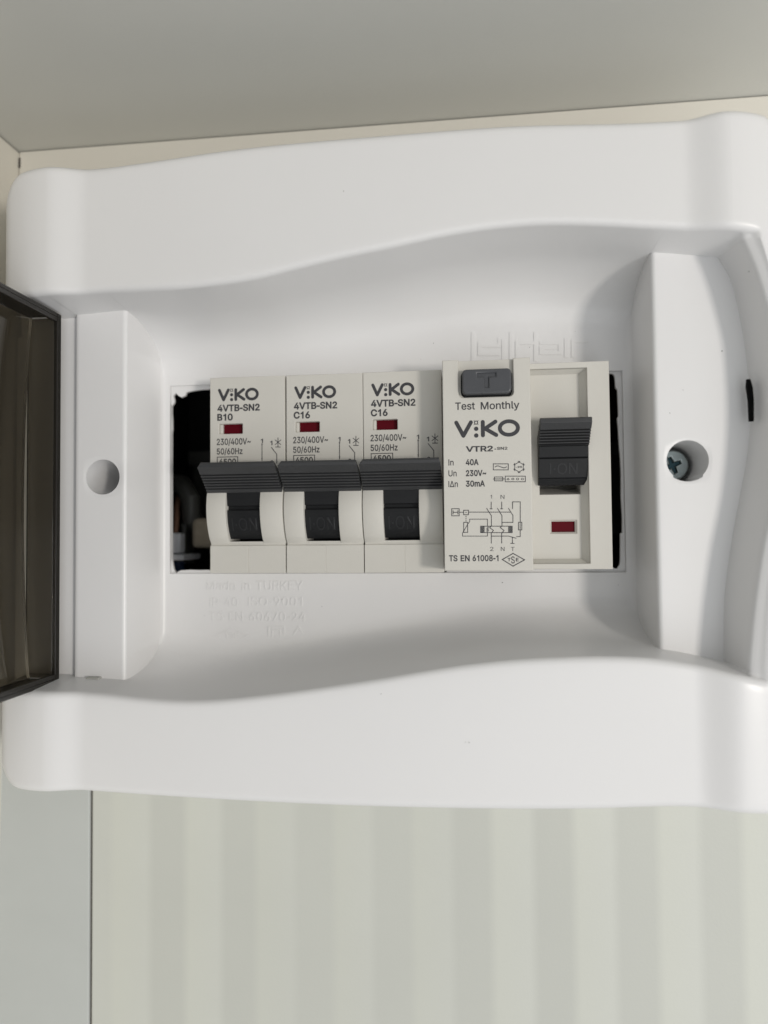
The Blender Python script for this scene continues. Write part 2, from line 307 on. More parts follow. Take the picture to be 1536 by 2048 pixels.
M_ink = mat('dark_grey_ink', (0.045, 0.045, 0.050), rough=0.6, noise=0.15, nscale=2500)
M_red = mat('dark_red_flag', (0.10, 0.002, 0.008), rough=0.5, spec=0.12, noise=0.1, nscale=500)
M_inside = mat('shaded_enclosure', (0.012, 0.012, 0.012), rough=0.7)  # near-black colour stands in for the shade inside the closed body
M_smoke = mat('smoked_clear_plastic', (0.20, 0.18, 0.145), rough=0.05, transmission=0.9, noise=0.02, nscale=40)
M_smoke_edge = mat('smoked_plastic_edge', (0.016, 0.014, 0.011), rough=0.25)
M_steel = mat('zinc_plated_steel', (0.36, 0.41, 0.41), rough=0.38, metal=0.9, noise=0.15, nscale=700)
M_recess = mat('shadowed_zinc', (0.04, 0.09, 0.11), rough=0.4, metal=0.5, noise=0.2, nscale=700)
M_copper = mat('bare_copper', (0.26, 0.14, 0.09), rough=0.5, metal=0.3)
M_term = mat('pale_terminal_plastic', (0.80, 0.82, 0.86), rough=0.4)
M_amber = mat('brownish_tape', (0.36, 0.31, 0.24), rough=0.22, noise=0.25, nscale=250)
M_blue = mat('blue_insulation', (0.03, 0.06, 0.14), rough=0.4)
M_conduit = mat('dark_rubber', (0.05, 0.05, 0.045), rough=0.5)
M_black = mat('black_gap', (0.004, 0.004, 0.004), rough=0.8, spec=0.1)
M_dust = mat('dust', (0.16, 0.15, 0.14), rough=0.9)
M_shelf = mat('grey_shelf_laminate', (0.65, 0.65, 0.61), rough=0.38, noise=0.03, nscale=30, bump=0.3, bscale=1500)
M_cream = mat('cream_board', (0.75, 0.72, 0.645), rough=0.55, noise=0.02, nscale=40, bump=0.2, bscale=1500)
M_seamdark = mat('dark_joint', (0.10, 0.09, 0.08), rough=0.9)

# grey-green laminate; faint upright bands of light flicker painted into its colour
def flicker_banded():
    m = mat('flicker_banded_laminate', (0.625, 0.635, 0.58), rough=0.5, noise=0.035, nscale=35, bump=0.3, bscale=1500)
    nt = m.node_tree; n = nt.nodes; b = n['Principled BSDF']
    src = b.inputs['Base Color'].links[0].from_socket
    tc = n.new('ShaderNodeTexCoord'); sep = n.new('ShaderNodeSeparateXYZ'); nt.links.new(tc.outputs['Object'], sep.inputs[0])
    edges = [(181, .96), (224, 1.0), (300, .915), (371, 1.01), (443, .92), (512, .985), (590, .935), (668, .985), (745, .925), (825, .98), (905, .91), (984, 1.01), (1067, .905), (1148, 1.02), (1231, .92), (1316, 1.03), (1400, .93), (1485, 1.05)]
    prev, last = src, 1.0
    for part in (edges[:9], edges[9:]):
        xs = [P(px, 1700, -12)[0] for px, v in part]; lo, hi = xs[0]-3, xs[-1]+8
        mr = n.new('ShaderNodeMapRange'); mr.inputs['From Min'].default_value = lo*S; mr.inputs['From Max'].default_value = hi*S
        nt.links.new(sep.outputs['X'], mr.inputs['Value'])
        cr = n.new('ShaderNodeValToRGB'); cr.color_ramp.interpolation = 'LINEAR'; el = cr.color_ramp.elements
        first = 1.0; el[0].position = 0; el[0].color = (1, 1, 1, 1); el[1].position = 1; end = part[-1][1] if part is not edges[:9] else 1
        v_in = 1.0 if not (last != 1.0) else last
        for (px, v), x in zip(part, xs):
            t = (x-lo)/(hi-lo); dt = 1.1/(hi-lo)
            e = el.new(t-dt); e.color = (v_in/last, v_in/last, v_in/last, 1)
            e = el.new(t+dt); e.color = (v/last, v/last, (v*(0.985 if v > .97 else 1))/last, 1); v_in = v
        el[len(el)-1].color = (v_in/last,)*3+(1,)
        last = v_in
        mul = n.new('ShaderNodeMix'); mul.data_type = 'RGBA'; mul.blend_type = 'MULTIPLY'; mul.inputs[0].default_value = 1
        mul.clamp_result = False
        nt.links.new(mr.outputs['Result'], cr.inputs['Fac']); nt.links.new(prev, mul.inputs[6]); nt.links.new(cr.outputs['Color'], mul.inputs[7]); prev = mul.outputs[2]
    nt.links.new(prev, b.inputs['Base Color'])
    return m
M_band = flicker_banded()
M_strip = mat('pale_grey_board', (0.53, 0.55, 0.53), rough=0.5, noise=0.07, nscale=45, bump=0.15, bscale=1500)

# ------------------------------------------------------------------ setting: the cabinet niche
HW = -12.0                                        # the wall behind the box
# back wall pieces leave the cut-out for the box's recessed body open
b = MB()
b.box(-56, 200, 60, 108.2, HW-16, HW); b.box(-57, -33, -40, 60, HW-16, HW); b.box(112, 200, -40, 60, HW-16, HW)
bw = tag(b.build('cabinet_back_wall', M_cream, bevel=0.3), 'cream back wall of the niche, seen as a strip under the shelf', kind='structure')
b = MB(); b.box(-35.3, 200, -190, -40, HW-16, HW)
tag(b.build('cabinet_back_panel', M_band, bevel=0.35), 'grey-green laminate panel below the box, faint upright bands of light flicker painted into its colour', kind='structure')
b = MB(); b.box(-63, -35.95, -190, -40, HW-16, HW)
tag(b.build('cabinet_back_strip', M_strip, bevel=0.35), 'narrow pale grey board left of the upright joint', kind='structure')
b = MB(); b.box(-36.2, -35.0, -190, -40, HW-15.8, HW-0.7)
tag(b.build('cabinet_joint', M_seamdark), 'dark joint between the two lower boards', kind='structure')
b = MB(); b.box(-74, 210, 108.4, 126, HW-16, 150)
tag(b.build('cabinet_shelf', M_shelf, bevel=0.5), 'grey underside of the shelf above the box', kind='structure')
b = MB()
a0, a1 = -56.1, -62.2
i = [b.V(x, z, h) for (x, z) in ((a0, 108.1), (a1, -190), (a1-18, -190), (a0-18, 108.1)) for h in (HW-16, 120)]
b.f += [[0,1,3,2],[2,3,5,4],[4,5,7,6],[6,7,1,0],[0,2,4,6],[1,7,5,3]]
tag(b.build('cabinet_side', M_cream, bevel=0.3), 'cream side board of the niche at the far left', kind='structure')
b = MB(); b.box(-56.2, -55.55, 104.0, 106.6, HW-0.5, HW+0.05); b.build('corner_gap', M_seamdark, bw)
# ------------------------------------------------------------------ distribution box
box = empty('distribution_box', 39.8, 22, HW, 'white plastic distribution box with curved raised rails, holding the breakers', 'fuse box')

zo_t = interp([(-40.3,84.3),(-35,84.9),(-30,85.2),(-25,85.2),(-17,85.1),(-8,85.6),(10,86.9),(43,87.6),(67,87.6),(93,86.4),(100,86.3),(106,86.5),(112,86.0),(119.7,84.4)])
zo_b = interp([(-40.3,-42.3),(-32,-42.7),(-23,-42.7),(-18,-42.9),(4,-43.6),(41,-44.0),(79,-43.1),(97,-42.1),(105,-42.2),(111,-42.4),(119.7,-42.0)])
zi_t = interp([(-39.4,58.1),(-25.5,58.3),(-18,58.7),(-9.5,58.7),(0,58.7),(8,59.1),(16,59.9),(23.8,61.4),(33,63.1),(43.4,64.7),(53,66.3),(62,67.3),(72,67.6),(82.5,66.9),(92.4,65.8),(100,64.9),(107,63.9),(118.8,62)])
zi_b = interp([(-39.4,-22.2),(-24,-22.6),(-16,-23.0),(-8.2,-23.7),(-0.4,-24.1),(7,-23.9),(15,-23.1),(24,-21.9),(32.4,-20.6),(41.5,-19.1),(48,-17.9),(55.8,-16.6),(65,-15.5),(74.5,-14.85),(83,-14.6),(91.6,-14.9),(99,-15.9),(105.6,-17.3),(118.8,-20)])
xb_r = interp([(-17,107.3),(-6,107.6),(1.8,108.5),(8.7,109.7),(17,111.4),(24,112.7),(29.6,113.3),(38,113.2),(44.8,112.7),(52.3,111.6),(59,109.9),(64,106.8)])
xa_r = interp([(-17.5,108.4),(-9.8,109.2),(-3,110.0),(3.4,111.0),(14.4,113.3),(24,114.5),(30,114.9),(38,114.8),(45.5,114.2),(50,113.2),(57,111.3),(65,108.0)])
XL, XR, RCN = -40.3, 119.7, 6.5
HB, HF, HG = 10.0, -8.0, 8.0                     # bar, floor, groove heights
def hr(x):
    m = min(x-XL, XR-x)                          # distance from the nearer end
    r = 1.8*(1-smooth01((m-13.0)/8.0))
    r -= 4.2*max(0, (13.5-m)/13.5)**2.0
    return 20.0 + r
def lin(a, b, n, end=False):
    return [a+(b-a)*k/n for k in range(n + (1 if end else 0))]
edge = [0, .06, .2, .42, .75, 1.15, 1.65, 2.3, 3.0, 3.8]
RO = 3.8; RZ = 1.7
def fillet(d, R): return R-math.sqrt(max(R*R-(R-min(max(d, 0), R))**2, 0))
# columns: (x nominal, warp tag)
HLc, HRc, HLr, HRr, HS = (-21.1, 21.56), (101.4, 22.6), 3.85, 4.05, 5.4
cols = [XL+e for e in edge] + lin(XL+4.6, -31, 12) + [-31, -30, -29, -28.2]
cols += [-27.75, -27.6, -27.35, -27.0]
cols += lin(HLc[0]-HS, HLc[0]+HS, 20, True)       # -26.5 .. -15.7
cols = [c for c in cols if c < -16.6]
cols += [-16.55, -16.3, -16.05, -15.9, -15.78, -15.72]   # top edge fillet of the bar
barL_wall = -15.70
cols += [-15.66, -15.2, -14.7, -14.2, -13.55]
cols += lin(-13.55, 93.05, 84, True)[1:]
cols += [93.8, 94.5, 94.9, 95.1]
cols += [95.14, 95.2, 95.35, 95.6, 95.9, 96.0]
cols += lin(HRc[0]-HS, HRc[0]+HS, 20, True)[1:]   # 96.0 .. 106.8
cols += ['b', 'b2', 'b3', 'a0', 'a1', 'a2', 'a3']                # wall base, wall, rim
cols += [('r', t) for t in lin(0.12, 0.72, 6)]
cols += [XR-e for e in edge[::-1]]
def colx(c, z):
    z = min(max(z, -17), 64)
    if isinstance(c, float) or isinstance(c, int): return c
    B, A = xb_r(z), xa_r(z)
    if c == 'b': return B
    if c == 'b2': return B+0.25
    if c == 'b3': return B+0.6
    if c == 'a0': return A-0.25
    if c == 'a1': return A
    if c == 'a2': return A+0.5
    if c == 'a3': return A+1.2
    A3 = A+1.2
    return A3 + (XR-3.8-A3)*c[1]
def floor_h(c, x, dz):
    """height between the rails; dz = distance from the nearer rail wall"""
    if isinstance(c, (float, int)):
        if x < -27.7: return HG
        if x < -27.55: return HG+0.9
        if x < -27.3: return HB-0.15
        if x < -16.6: return HB
        if x < barL_wall:
            r = 0.95; d = x+16.6; d = min(d, r); return HB - (r - math.sqrt(max(r*r-d*d, 0)))*1.0
        if x < 95.12:
            cv = 0.0; rz, rhh = 10.5, HB-HF
            if dz < rz: cv = rhh*(1-math.sqrt(max(1-((rz-dz)/rz)**2, 0)))
            # little fillets along the bar walls
            dx = min(x-barL_wall, 95.12-x); f = 0
            if dx < 1.6: f = 1.6-math.sqrt(max(1.6**2-(1.6-dx)**2, 0))
            return min(HF + max(cv, f), HB)
        if x < 96.0:
            r = 0.9; d = 96.04-x; d = min(max(d, 0), r); return HB-(r-math.sqrt(max(r*r-d*d, 0)))
        if x < 107.5: return HB
        return None
    if c == 'b': return HB
    if c == 'b2': return HB+0.9
    if c == 'b3': return HB+3.0
    if c == 'a0': return 17.8
    if c == 'a1': return 19.1
    if c == 'a2': return 19.6
    if c == 'a3': return 19.9
    return None
# rows: each gives z(x) and a kind
rows = []
def R_(kind, f, d=None): rows.append((kind, f, d))
R_('skirt', lambda x: zo_b(x))
for e in edge: R_('rail', lambda x, e=e: zo_b(x)+e)
for t in lin(0.06, 0.94, 16, True): R_('rail', lambda x, t=t: (zo_b(x)+RO)*(1-t)+(zi_b(x)-1.4)*t)
FI = [(1.4, 0.0), (0.9, 0.09), (0.5, 0.32), (0.2, 0.68), (0.05, 1.05), (0.0, 1.4)]
for d, dr in FI: R_('fil', lambda x, d=d: zi_b(x)-d, dr)
cz = [0, .15, .5, 1.0, 1.7, 2.6, 3.7, 5.0, 6.5, 8.2, 10.5]
for c in cz: R_('in', lambda x, c=c: zi_b(x)+0.7+c*min(1, (-0.55-zi_b(x)-0.7)/10.7), c*1.35)
for t in (0.5, 1): R_('in', lambda x, t=t: (zi_b(x)+0.7+10.5*min(1, (-0.55-zi_b(x)-0.7)/10.7))*(1-t)+(-0.5)*t, 20)
for z in lin(-0.5, HLc[1]-HS, 12)[1:]: R_('in', lambda x, z=z: z, 20)
for z in lin(HLc[1]-HS, HLc[1]+HS, 20, True): R_('in', lambda x, z=z: z, 20)
for z in lin(HLc[1]+HS, 45.1, 12, True)[1:]: R_('in', lambda x, z=z: z, 20)
def zt(x): return zi_t(x)-0.7
for t in lin(0, 1, 4)[1:]: R_('in', lambda x, t=t: 45.1*(1-t)+(zt(x)-min(10.5, zt(x)-45.3))*t, 20)
for c in cz[::-1]: R_('in', lambda x, c=c: zt(x)-c*min(1, (zt(x)-45.3)/10.5), c)
for d, dr in FI[::-1]: R_('fil', lambda x, d=d: zi_t(x)+d, dr)
for t in lin(0.06, 0.94, 14, True): R_('rail', lambda x, t=t: (zo_t(x)-RO)*t+(zi_t(x)+1.4)*(1-t))
for e in edge[::-1]: R_('rail', lambda x, e=e: zo_t(x)-e)
R_('skirt', lambda x: zo_t(x))
def cover_mesh():
    nr, nc = len(rows), len(cols)+2
    C2 = [('L',)] + cols + [('R',)]
    V = np.zeros((nr, nc, 3)); P0 = np.zeros((nr, nc, 2))
    for j, (kind, f, dd) in enumerate(rows):
        for i, c in enumerate(C2):
            skirt = kind == 'skirt'
            if c == ('L',): cc = XL; skirt = True
            elif c == ('R',): cc = XR; skirt = True
            else: cc = c
            zz = f(colx(cc, 22)); x = colx(cc, zz); z = f(x)
            ZT, ZB = zo_t(x), zo_b(x)
            dx = min(x-XL, XR-x); dzo = min(ZT-z, z-ZB); de = min(dx, dzo)
            top = z > 22
            # height
            a = (RCN-dx)/RCN; bb = (RCN-dzo)/RCN
            X, Z = x, z; fo = max(fillet(dx, RO), fillet(dzo, RZ))
            if a > 0 and bb > 0:
                m = max(a, bb); l = math.hypot(a, bb); a2, b2 = a*m/l, bb*m/l
                X = XL+RCN-a2*RCN if x < 40 else XR-RCN+a2*RCN
                Z = (ZT-RCN+b2*RCN) if top else (ZB+RCN-b2*RCN)
                wa = math.atan2(bb, a)/(math.pi/2); fo = fillet((1-m)*RCN, RO*(1-wa)+RZ*wa)
            H = hr(X)
            fh = floor_h(cc, x, dd if kind == 'in' else 0)
            if fh is None: fh = 19.4 + 0.6*smooth01((x-110)/4) if x > 60 else HG
            if x > 60 and not isinstance(cc, (float, int)) and isinstance(cc, tuple): fh = 19.9+(H-19.9)*smooth01(cc[1]/0.3)
            if isinstance(cc, (float, int)) and x > 110: fh = H
            if kind in ('rail', 'skirt'): h = H
            elif kind == 'fil': h = H-min(dd, max(0, H-fh))
            else:
                h = fh
                if x < -28: h = fh
            foi = fo if not (kind == 'in' and x < -28) else (RO-math.sqrt(max(RO*RO-(RO-min(dx, RO))**2, 0)))*0.6
            h -= foi
            if skirt: h = HW-0.2
            # rounded corners in plan
            P0[j, i] = (x, z)
            for (hx, hz), r in ((HLc, HLr), (HRc, HRr)):
                u, v = x-hx, z-hz; mm = max(abs(u), abs(v))
                if mm < HS-1e-6 and mm > 1e-9:
                    m0 = 0.55*HS
                    if mm >= m0-1e-6 or True:
                        t = max((mm-m0)/(HS-m0), 0); l = math.hypot(u, v)
                        sq = (u/mm*HS, v/mm*HS); ci = (u/l*r, v/l*r)
                        X = hx+ci[0]*(1-t)+sq[0]*t; Z = hz+ci[1]*(1-t)+sq[1]*t
                        if t < 0.12: h -= 0.12
            V[j, i] = (X*S, -h*S, Z*S)
    faces = []; k = np.arange(nr*nc).reshape(nr, nc)
    for j in range(nr-1):
        for i in range(nc-1):
            xm = P0[j:j+2, i:i+2, 0].mean(); zm = P0[j:j+2, i:i+2, 1].mean()
            if -13.56 < xm < 93.06 and -0.5 < zm < 45.1: continue
            skip = False
            for hx, hz in (HLc, HRc):
                if max(abs(xm-hx), abs(zm-hz)) < 0.55*HS-0.01: skip = True
            if skip: continue
            faces.append([int(k[j, i]), int(k[j, i+1]), int(k[j+1, i+1]), int(k[j+1, i])])
    me = bpy.data.meshes.new('cover'); me.from_pydata(V.reshape(-1, 3).tolist(), [], faces)
    bm = bmesh.new(); bm.from_mesh(me)
    bmesh.ops.delete(bm, geom=[v for v in bm.verts if not v.link_faces], context='VERTS')
    # walls of the opening and of the two screw wells
    def boundary(test): return [e for e in bm.edges if e.is_boundary and all(test(v.co) for v in e.verts)]
    def inop(c): return -15e-3 < c.x < 94e-3 and -2e-3 < c.z < 47e-3
    def drop(edges, depth):
        r = bmesh.ops.extrude_edge_only(bm, edges=edges)
        for v in r['geom']:
            if isinstance(v, bmesh.types.BMVert): v.co.y += depth*S
    drop(boundary(inop), 1.8)
    for hx, hz in (HLc, HRc):
        def inh(c, hx=hx, hz=hz): return math.hypot(c.x/S-hx, c.z/S-hz) < 4.6
        drop(boundary(inh), 0.5); drop([e for e in bm.edges if e.is_boundary and all(inh(v.co) for v in e.verts)], 16.5)
    bm.to_mesh(me); bm.free()
    return me
cov = link('cover', cover_mesh(), M_white, box, smooth=38)
# bottoms of the screw wells
for (hx, hz), r in ((HLc, HLr), (HRc, HRr)):
    b = MB(); b.disc(hx, hz, r+0.3, -6.2, 32); b.build('screw_well_floor', M_white, box)
# ragged edge left where the knockouts were broken out
def PX(pts, h): return [P(x, y, h) for x, y in pts]
left = PX([(417,779),(404,779.5),(392,781),(378,783.5),(373,785),(371,791),(363,795),(356,791),(353,786),(349,789),(347,792),(349,799),(349,805),(344,812),(343,822),(344.5,836),(345,858),(342,880),(342,896),(340,935),(339.5,960),(341,966),(343,1000),(343,1037),(343.5,1090),(343.5,1115),(346,1130),(348,1139),(353,1146),(357,1143),(362,1140.5),(380,1139.5),(400,1140),(417,1139.5)], -9.2)
right = PX([(1225,1134),(1230,1137),(1234,1137),(1239,1129),(1240,1118),(1240,1067),(1244,1065),(1244,1037),(1241.5,992),(1241.5,947),(1240,915),(1238,893),(1236,860),(1234,836),(1236.5,832),(1234.5,780),(1231,776),(1229,753),(1226,748),(1218,747)], -9.2)
inner = left + [(-0.9, -0.35), (52.8, -0.35), (53.2, 0.4), (88.3, 0.4)] + right + [(88.7, 45.05), (-0.9, 45.05)]
me = slab([(-14.3, -1.2), (93.8, -1.2), (93.8, 45.8), (-14.3, 45.8)], [inner], -10.0, -9.0, 0.12)
ke = link('broken_knockout_edge', me, M_white, box); ke['label'] = 'thin ragged plastic edge left where the knockouts were snapped out'
# recessed body behind the cover
b = MB(); x0, x1, z0, z1, h0, h1 = -32, 111, -15, 59.5, -66, -12.4
for q in ([(x0,z0,h0),(x1,z0,h0),(x1,z1,h0),(x0,z1,h0)], [(x0,z0,h0),(x0,z0,h1),(x1,z0,h1),(x1,z0,h0)], [(x0,z1,h0),(x1,z1,h0),(x1,z1,h1),(x0,z1,h1)],
          [(x0,z0,h0),(x0,z1,h0),(x0,z1,h1),(x0,z0,h1)], [(x1,z0,h0),(x1,z0,h1),(x1,z1,h1),(x1,z1,h0)]): b.face(q)
b.build('recessed_body', M_inside, box)
b = MB(); b.box(-25, 105, 12, 30, -54, -52); b.box(-25, 105, 30, 34, -54, -48); b.box(-25, 105, 8, 12, -54, -48)
b.build('mounting_rail', M_conduit, box)
# the screw in the right well
scx, scz = HRc
scr = empty('cover_screw', scx, scz, -6, 'zinc cross-head screw at the bottom of the right-hand screw hole', 'screw')
cross = []
for k in range(4):
    a = math.radians(90*k+22)
    ca, sa = math.cos(a), math.sin(a)
    for u, v in ((0.42, -0.42), (1.75, -0.30), (1.75, 0.30)): cross.append((scx-0.1+u*ca-v*sa, scz+u*sa+v*ca))
me = slab([(scx-0.1+3.25*math.cos(t*math.pi/18), scz+3.25*math.sin(t*math.pi/18)) for t in range(36)], [cross], -2.0, 0.2, 0.35)
link('screw_head', me, M_steel, scr, smooth=40)
b = MB(); b.disc(scx-0.1, scz, 2.3, -0.9, 24)
b.build('cross_recess', M_recess, scr)
b = MB(); b.tube([(scx-0.1, scz, -1.9), (scx-0.1, scz, -6.1)], 1.6, 16); b.build('screw_shank', M_steel, scr, smooth=40)

# raised lettering moulded in the floor of the cover
ms = []
HT = HF
def emb(s, xl, xr, yb, yt): ms.append(text(s, xl, xr, yb, yt, HT, relief=0.18))
emb('Made in TURKEY', 413, 606, 1180.5, 1162)
emb('IP 40', 420, 476, 1213, 1195); emb('ISO-9001', 497, 605, 1211.5, 1194)
emb('TS EN 60670-24', 419, 611, 1242, 1224)
ink = MB(); RK = [0]
def raised(pts, wd, h0=HT, t=0.17):
    for a, c in zip(pts, pts[1:]):
        dx, dz = c[0]-a[0], c[1]-a[1]; L = math.hypot(dx, dz); nx, nz = -dz/L*wd/2, dx/L*wd/2
        ex, ez = dx/L*wd/2, dz/L*wd/2; a = (a[0]-ex, a[1]-ez); c = (c[0]+ex, c[1]+ez); RK[0] += 1
        ink.plate([(a[0]+nx, a[1]+nz), (a[0]-nx, a[1]-nz), (c[0]-nx, c[1]-nz), (c[0]+nx, c[1]+nz)], h0-0.1, h0+t+.006*(RK[0] % 5))
raised(PX([(537,1254),(537,1285),(568,1285),(568,1254),(537,1254)], HT), 0.30)
raised(PX([(545,1260),(545,1278),(560,1278),(560,1260),(545,1260)], HT), 0.22)
raised(PX([(579,1283),(597,1253),(616,1283),(579,1283)], HT), 0.30)
raised(PX([(432,1271),(463,1256),(495,1271),(463,1287),(432,1271)], HT), 0.25)
ms.append(text('TSE', 449, 477, 1277, 1265, HT, relief=0.18))
# the blocky maker's mark above the residual current device, half hidden behind it
for pl in ([(946,668),(946,722)], [(959,688),(959,708),(996,708)], [(961,691),(999,691),(999,680)], [(1007,682),(1007,720)], [(1022,668),(1022,720)], [(1034,720),(1034,686),(1067,686)],
           [(1071,668),(1071,720)], [(1082,686),(1120,686),(1120,706),(1082,706),(1082,696),(1112,696)], [(1132,680),(1132,712)], [(1146,682),(1172,682)], [(1146,682),(1146,712)]):
    raised(PX(pl, HT), 0.8, t=0.15)
# faint raised frame line beside it
raised(PX([(1150,641),(1262,632)], HT), 0.3, t=0.10)
me2 = bpy.data.meshes.new('x'); me2.from_pydata(ink.v, [], ink.f); ms.append(me2)
o = link('raised_lettering', join(ms), M_white, box); o['kind'] = 'stuff'; o['label'] = 'white moulded lettering and approval marks standing proud of the white floor'
# small moulded details
b = MB(); x0, zz = P(170, 1367, 11.2); x1, z1 = P(198, 1355, 11.2); b.box(x0, x1, zz, z1, 9.3, 11.2)
M_tab = mat('grey_plastic_tab', (0.45, 0.45, 0.42), rough=0.5)
b.build('hinge_tab', M_tab, box, bevel=0.3)
b = MB(); q = PX([(1495,758),(1501,758),(1506,775),(1508,800),(1508,842),(1500,842),(1498,800),(1494,772)], 13.0)
b.plate(q, 12.2, 13.0); sl = b.build('latch_slot', M_black, box)
# dust specks and tiny scratches lying on the cover
b = MB()
for px, py, h, r in ((959,1213,HF,.16),(1005,1165,HF,.14),(537,1362,15,.0),(687,382,20,.09),(762,1388,20,.10),(938,1485,20,.10),(931,1485,20,.07),(1498,543,19,.13),(1444,702,HB,.14),(1340,826,HB,.1),(598,1336,0,.0),(505,1372,17,.0),(1366,780,HB,.08),(455,1372,19.5,0)):
    if r == 0: continue
    x, z = P(px, py, h+.05); n = 7
    b.plate([(x+r*random.uniform(.6, 1.2)*math.cos(6.283*k/n), z+r*random.uniform(.6, 1.2)*math.sin(6.283*k/n)) for k in range(n)], h-0.03, h+0.05)
for k in range(26):
    x, z = random.uniform(-10, 93), random.choice((random.uniform(-11, -2), random.uniform(48, 56), random.uniform(-12, -8)))
    rr, n = random.uniform(.03, .085), 6
    b.plate([(x+rr*random.uniform(.5, 1.3)*math.cos(6.283*k2/n), z+rr*random.uniform(.5, 1.3)*math.sin(6.283*k2/n)) for k2 in range(n)], HF-.03, HF+.04)
tag(b.build('dust_specks', M_dust, box), kind='stuff')

# smoked door, standing open at the left
door = MB()
dz0, dz1, dxh = -22.6, 57.2, -30.0
D = bpy.data.objects.new('door', None); col.objects.link(D); D.parent = box; D.location = Vector((dxh*S, -12*S, dz0*S)) - org(box)
D['label'] = 'smoked see-through door swung fully open to the left'
HE = 118
b = MB()
n = 14
for k in range(n):          # lightly bowed panel
    t0, t1 = k/n, (k+1)/n
    f = lambda t: -35.8 - 1.6*math.sin(math.pi*t)**0.8
    za, zb = dz0+0.9+(dz1-dz0-1.8)*t0, dz0+0.9+(dz1-dz0-1.8)*t1
    xa, xb_ = f(t0), f(t1)
    for (ha, hb) in ((13.0, HE),):
        v = [b.V(x, z, h) for x, z in ((xa, za), (xb_, zb), (xb_-1.5, zb), (xa-1.5, za)) for h in (ha, hb)]
        b.f += [[v[0],v[1],v[3],v[2]], [v[4],v[5],v[7],v[6]]]
        b.f += [[v[0],v[2],v[4],v[6]], [v[1],v[3],v[5],v[7]]]
        if k == 0: b.f.append([v[0],v[6],v[7],v[1]])
        if k == n-1: b.f.append([v[2],v[3],v[5],v[4]])
me = bpy.data.meshes.new('x'); me.from_pydata(b.v, [], b.f)
bm = bmesh.new(); bm.from_mesh(me); bmesh.ops.remove_doubles(bm, verts=bm.verts, dist=1e-6); bmesh.ops.recalc_face_normals(bm, faces=bm.faces); bm.to_mesh(me); bm.free()
link('door_panel', me, M_smoke, D, smooth=30)
b = MB(); b.box(-37.2, -30.9, dz0+0.95, dz1-0.95, 11.6, 12.6); b.build('hinge_side_flange', M_smoke, D, bevel=0.2)
b = MB(); b.box(-30.85, -30.0, dz0, dz1, 11.4, 12.9); b.build('hinge_edge', M_smoke_edge, D, bevel=0.15)
b = MB(); b.box(-37.0, -30.0, dz1-0.9, dz1, 13.0, HE); b.box(-30.9, -30.0, dz1-1.9, dz1-0.95, 13.0, HE); b.build('door_rim', M_smoke_edge, D, bevel=0.15)
b = MB(); b.box(-37.0, -30.0, dz0, dz0+0.9, 13.0, HE); b.box(-30.9, -30.0, dz0+0.95, dz0+1.9, 13.0, HE); b.build('door_rim', M_smoke_edge, D, bevel=0.15)
for yy in (592, 1372):
    b = MB(); x, z = P(100, yy, 8.6); b.tube([(-33, z, 10.4), (-29.2, z, 10.4)], 0.8, 10); b.build('hinge_pin', M_smoke_edge, D, smooth=40)

# ------------------------------------------------------------------ things seen inside, left of the first breaker
t = empty('neutral_terminal', -9, 4, -34, 'pale neutral terminal block low in the dark gap left of the breakers', 'terminal block')
def PB(b, xa, xb, ya, yb, h0, h1):
    x0, z1 = P(xa, ya, h1); x1, z0 = P(xb, yb, h1); b.box(x0, x1, z0, z1, h0, h1)
b = MB(); PB(b, 334, 360, 1066, 1107, -34, -24); b.build('terminal_body', M_term, t, bevel=0.5)
b = MB(); PB(b, 334, 367, 1109, 1121, -34, -22); b.build('terminal_foot', M_term, t, bevel=0.4)
b = MB(); PB(b, 361, 371, 1045, 1128, -34, -27); b.build('terminal_clip', M_conduit, t, bevel=0.4)
b = MB(); xx, z0 = P(348.5, 1065, -25); _, z1 = P(348.5, 1012, -25); b.tube([(xx, z0, -26), (xx+.2, (z0+z1)/2, -26), (xx-.1, z1, -27), (xx-1.5, z1+4, -32)], 0.7)
tag(b.build('copper_wire', M_copper, smooth=40), 'bare copper wire end rising from the pale terminal block', 'wire')
b = MB(); xx, z0 = P(351, 1124, -25); b.tube([(xx, z0, -27), (xx, z0-4, -27), (xx-2, z0-9, -30), (xx-6, z0-12, -38)], 1.6)
tag(b.build('blue_wire', M_blue, smooth=40), 'blue insulated wire leaving the foot of the pale terminal block', 'wire')
b = MB(); PB(b, 382, 430, 1036, 1096, -40, -25); 
tag(b.build('terminal_cover', M_amber, bevel=1.2), 'brownish see-through terminal cover beside the first breaker', 'terminal cover')
b = MB(); cx, czz = P(364, 968, -28); b.tube([(cx-12, czz-2, -40), (cx-6, czz+1, -33), (cx, czz, -28), (cx+3.2, czz-4, -26), (cx+3, czz-9, -27), (cx+5, czz-16, -38)], 2.6, 14)
tag(b.build('black_cable', M_conduit, smooth=40), 'thick black cable looping in the dark gap left of the breakers', 'cable')

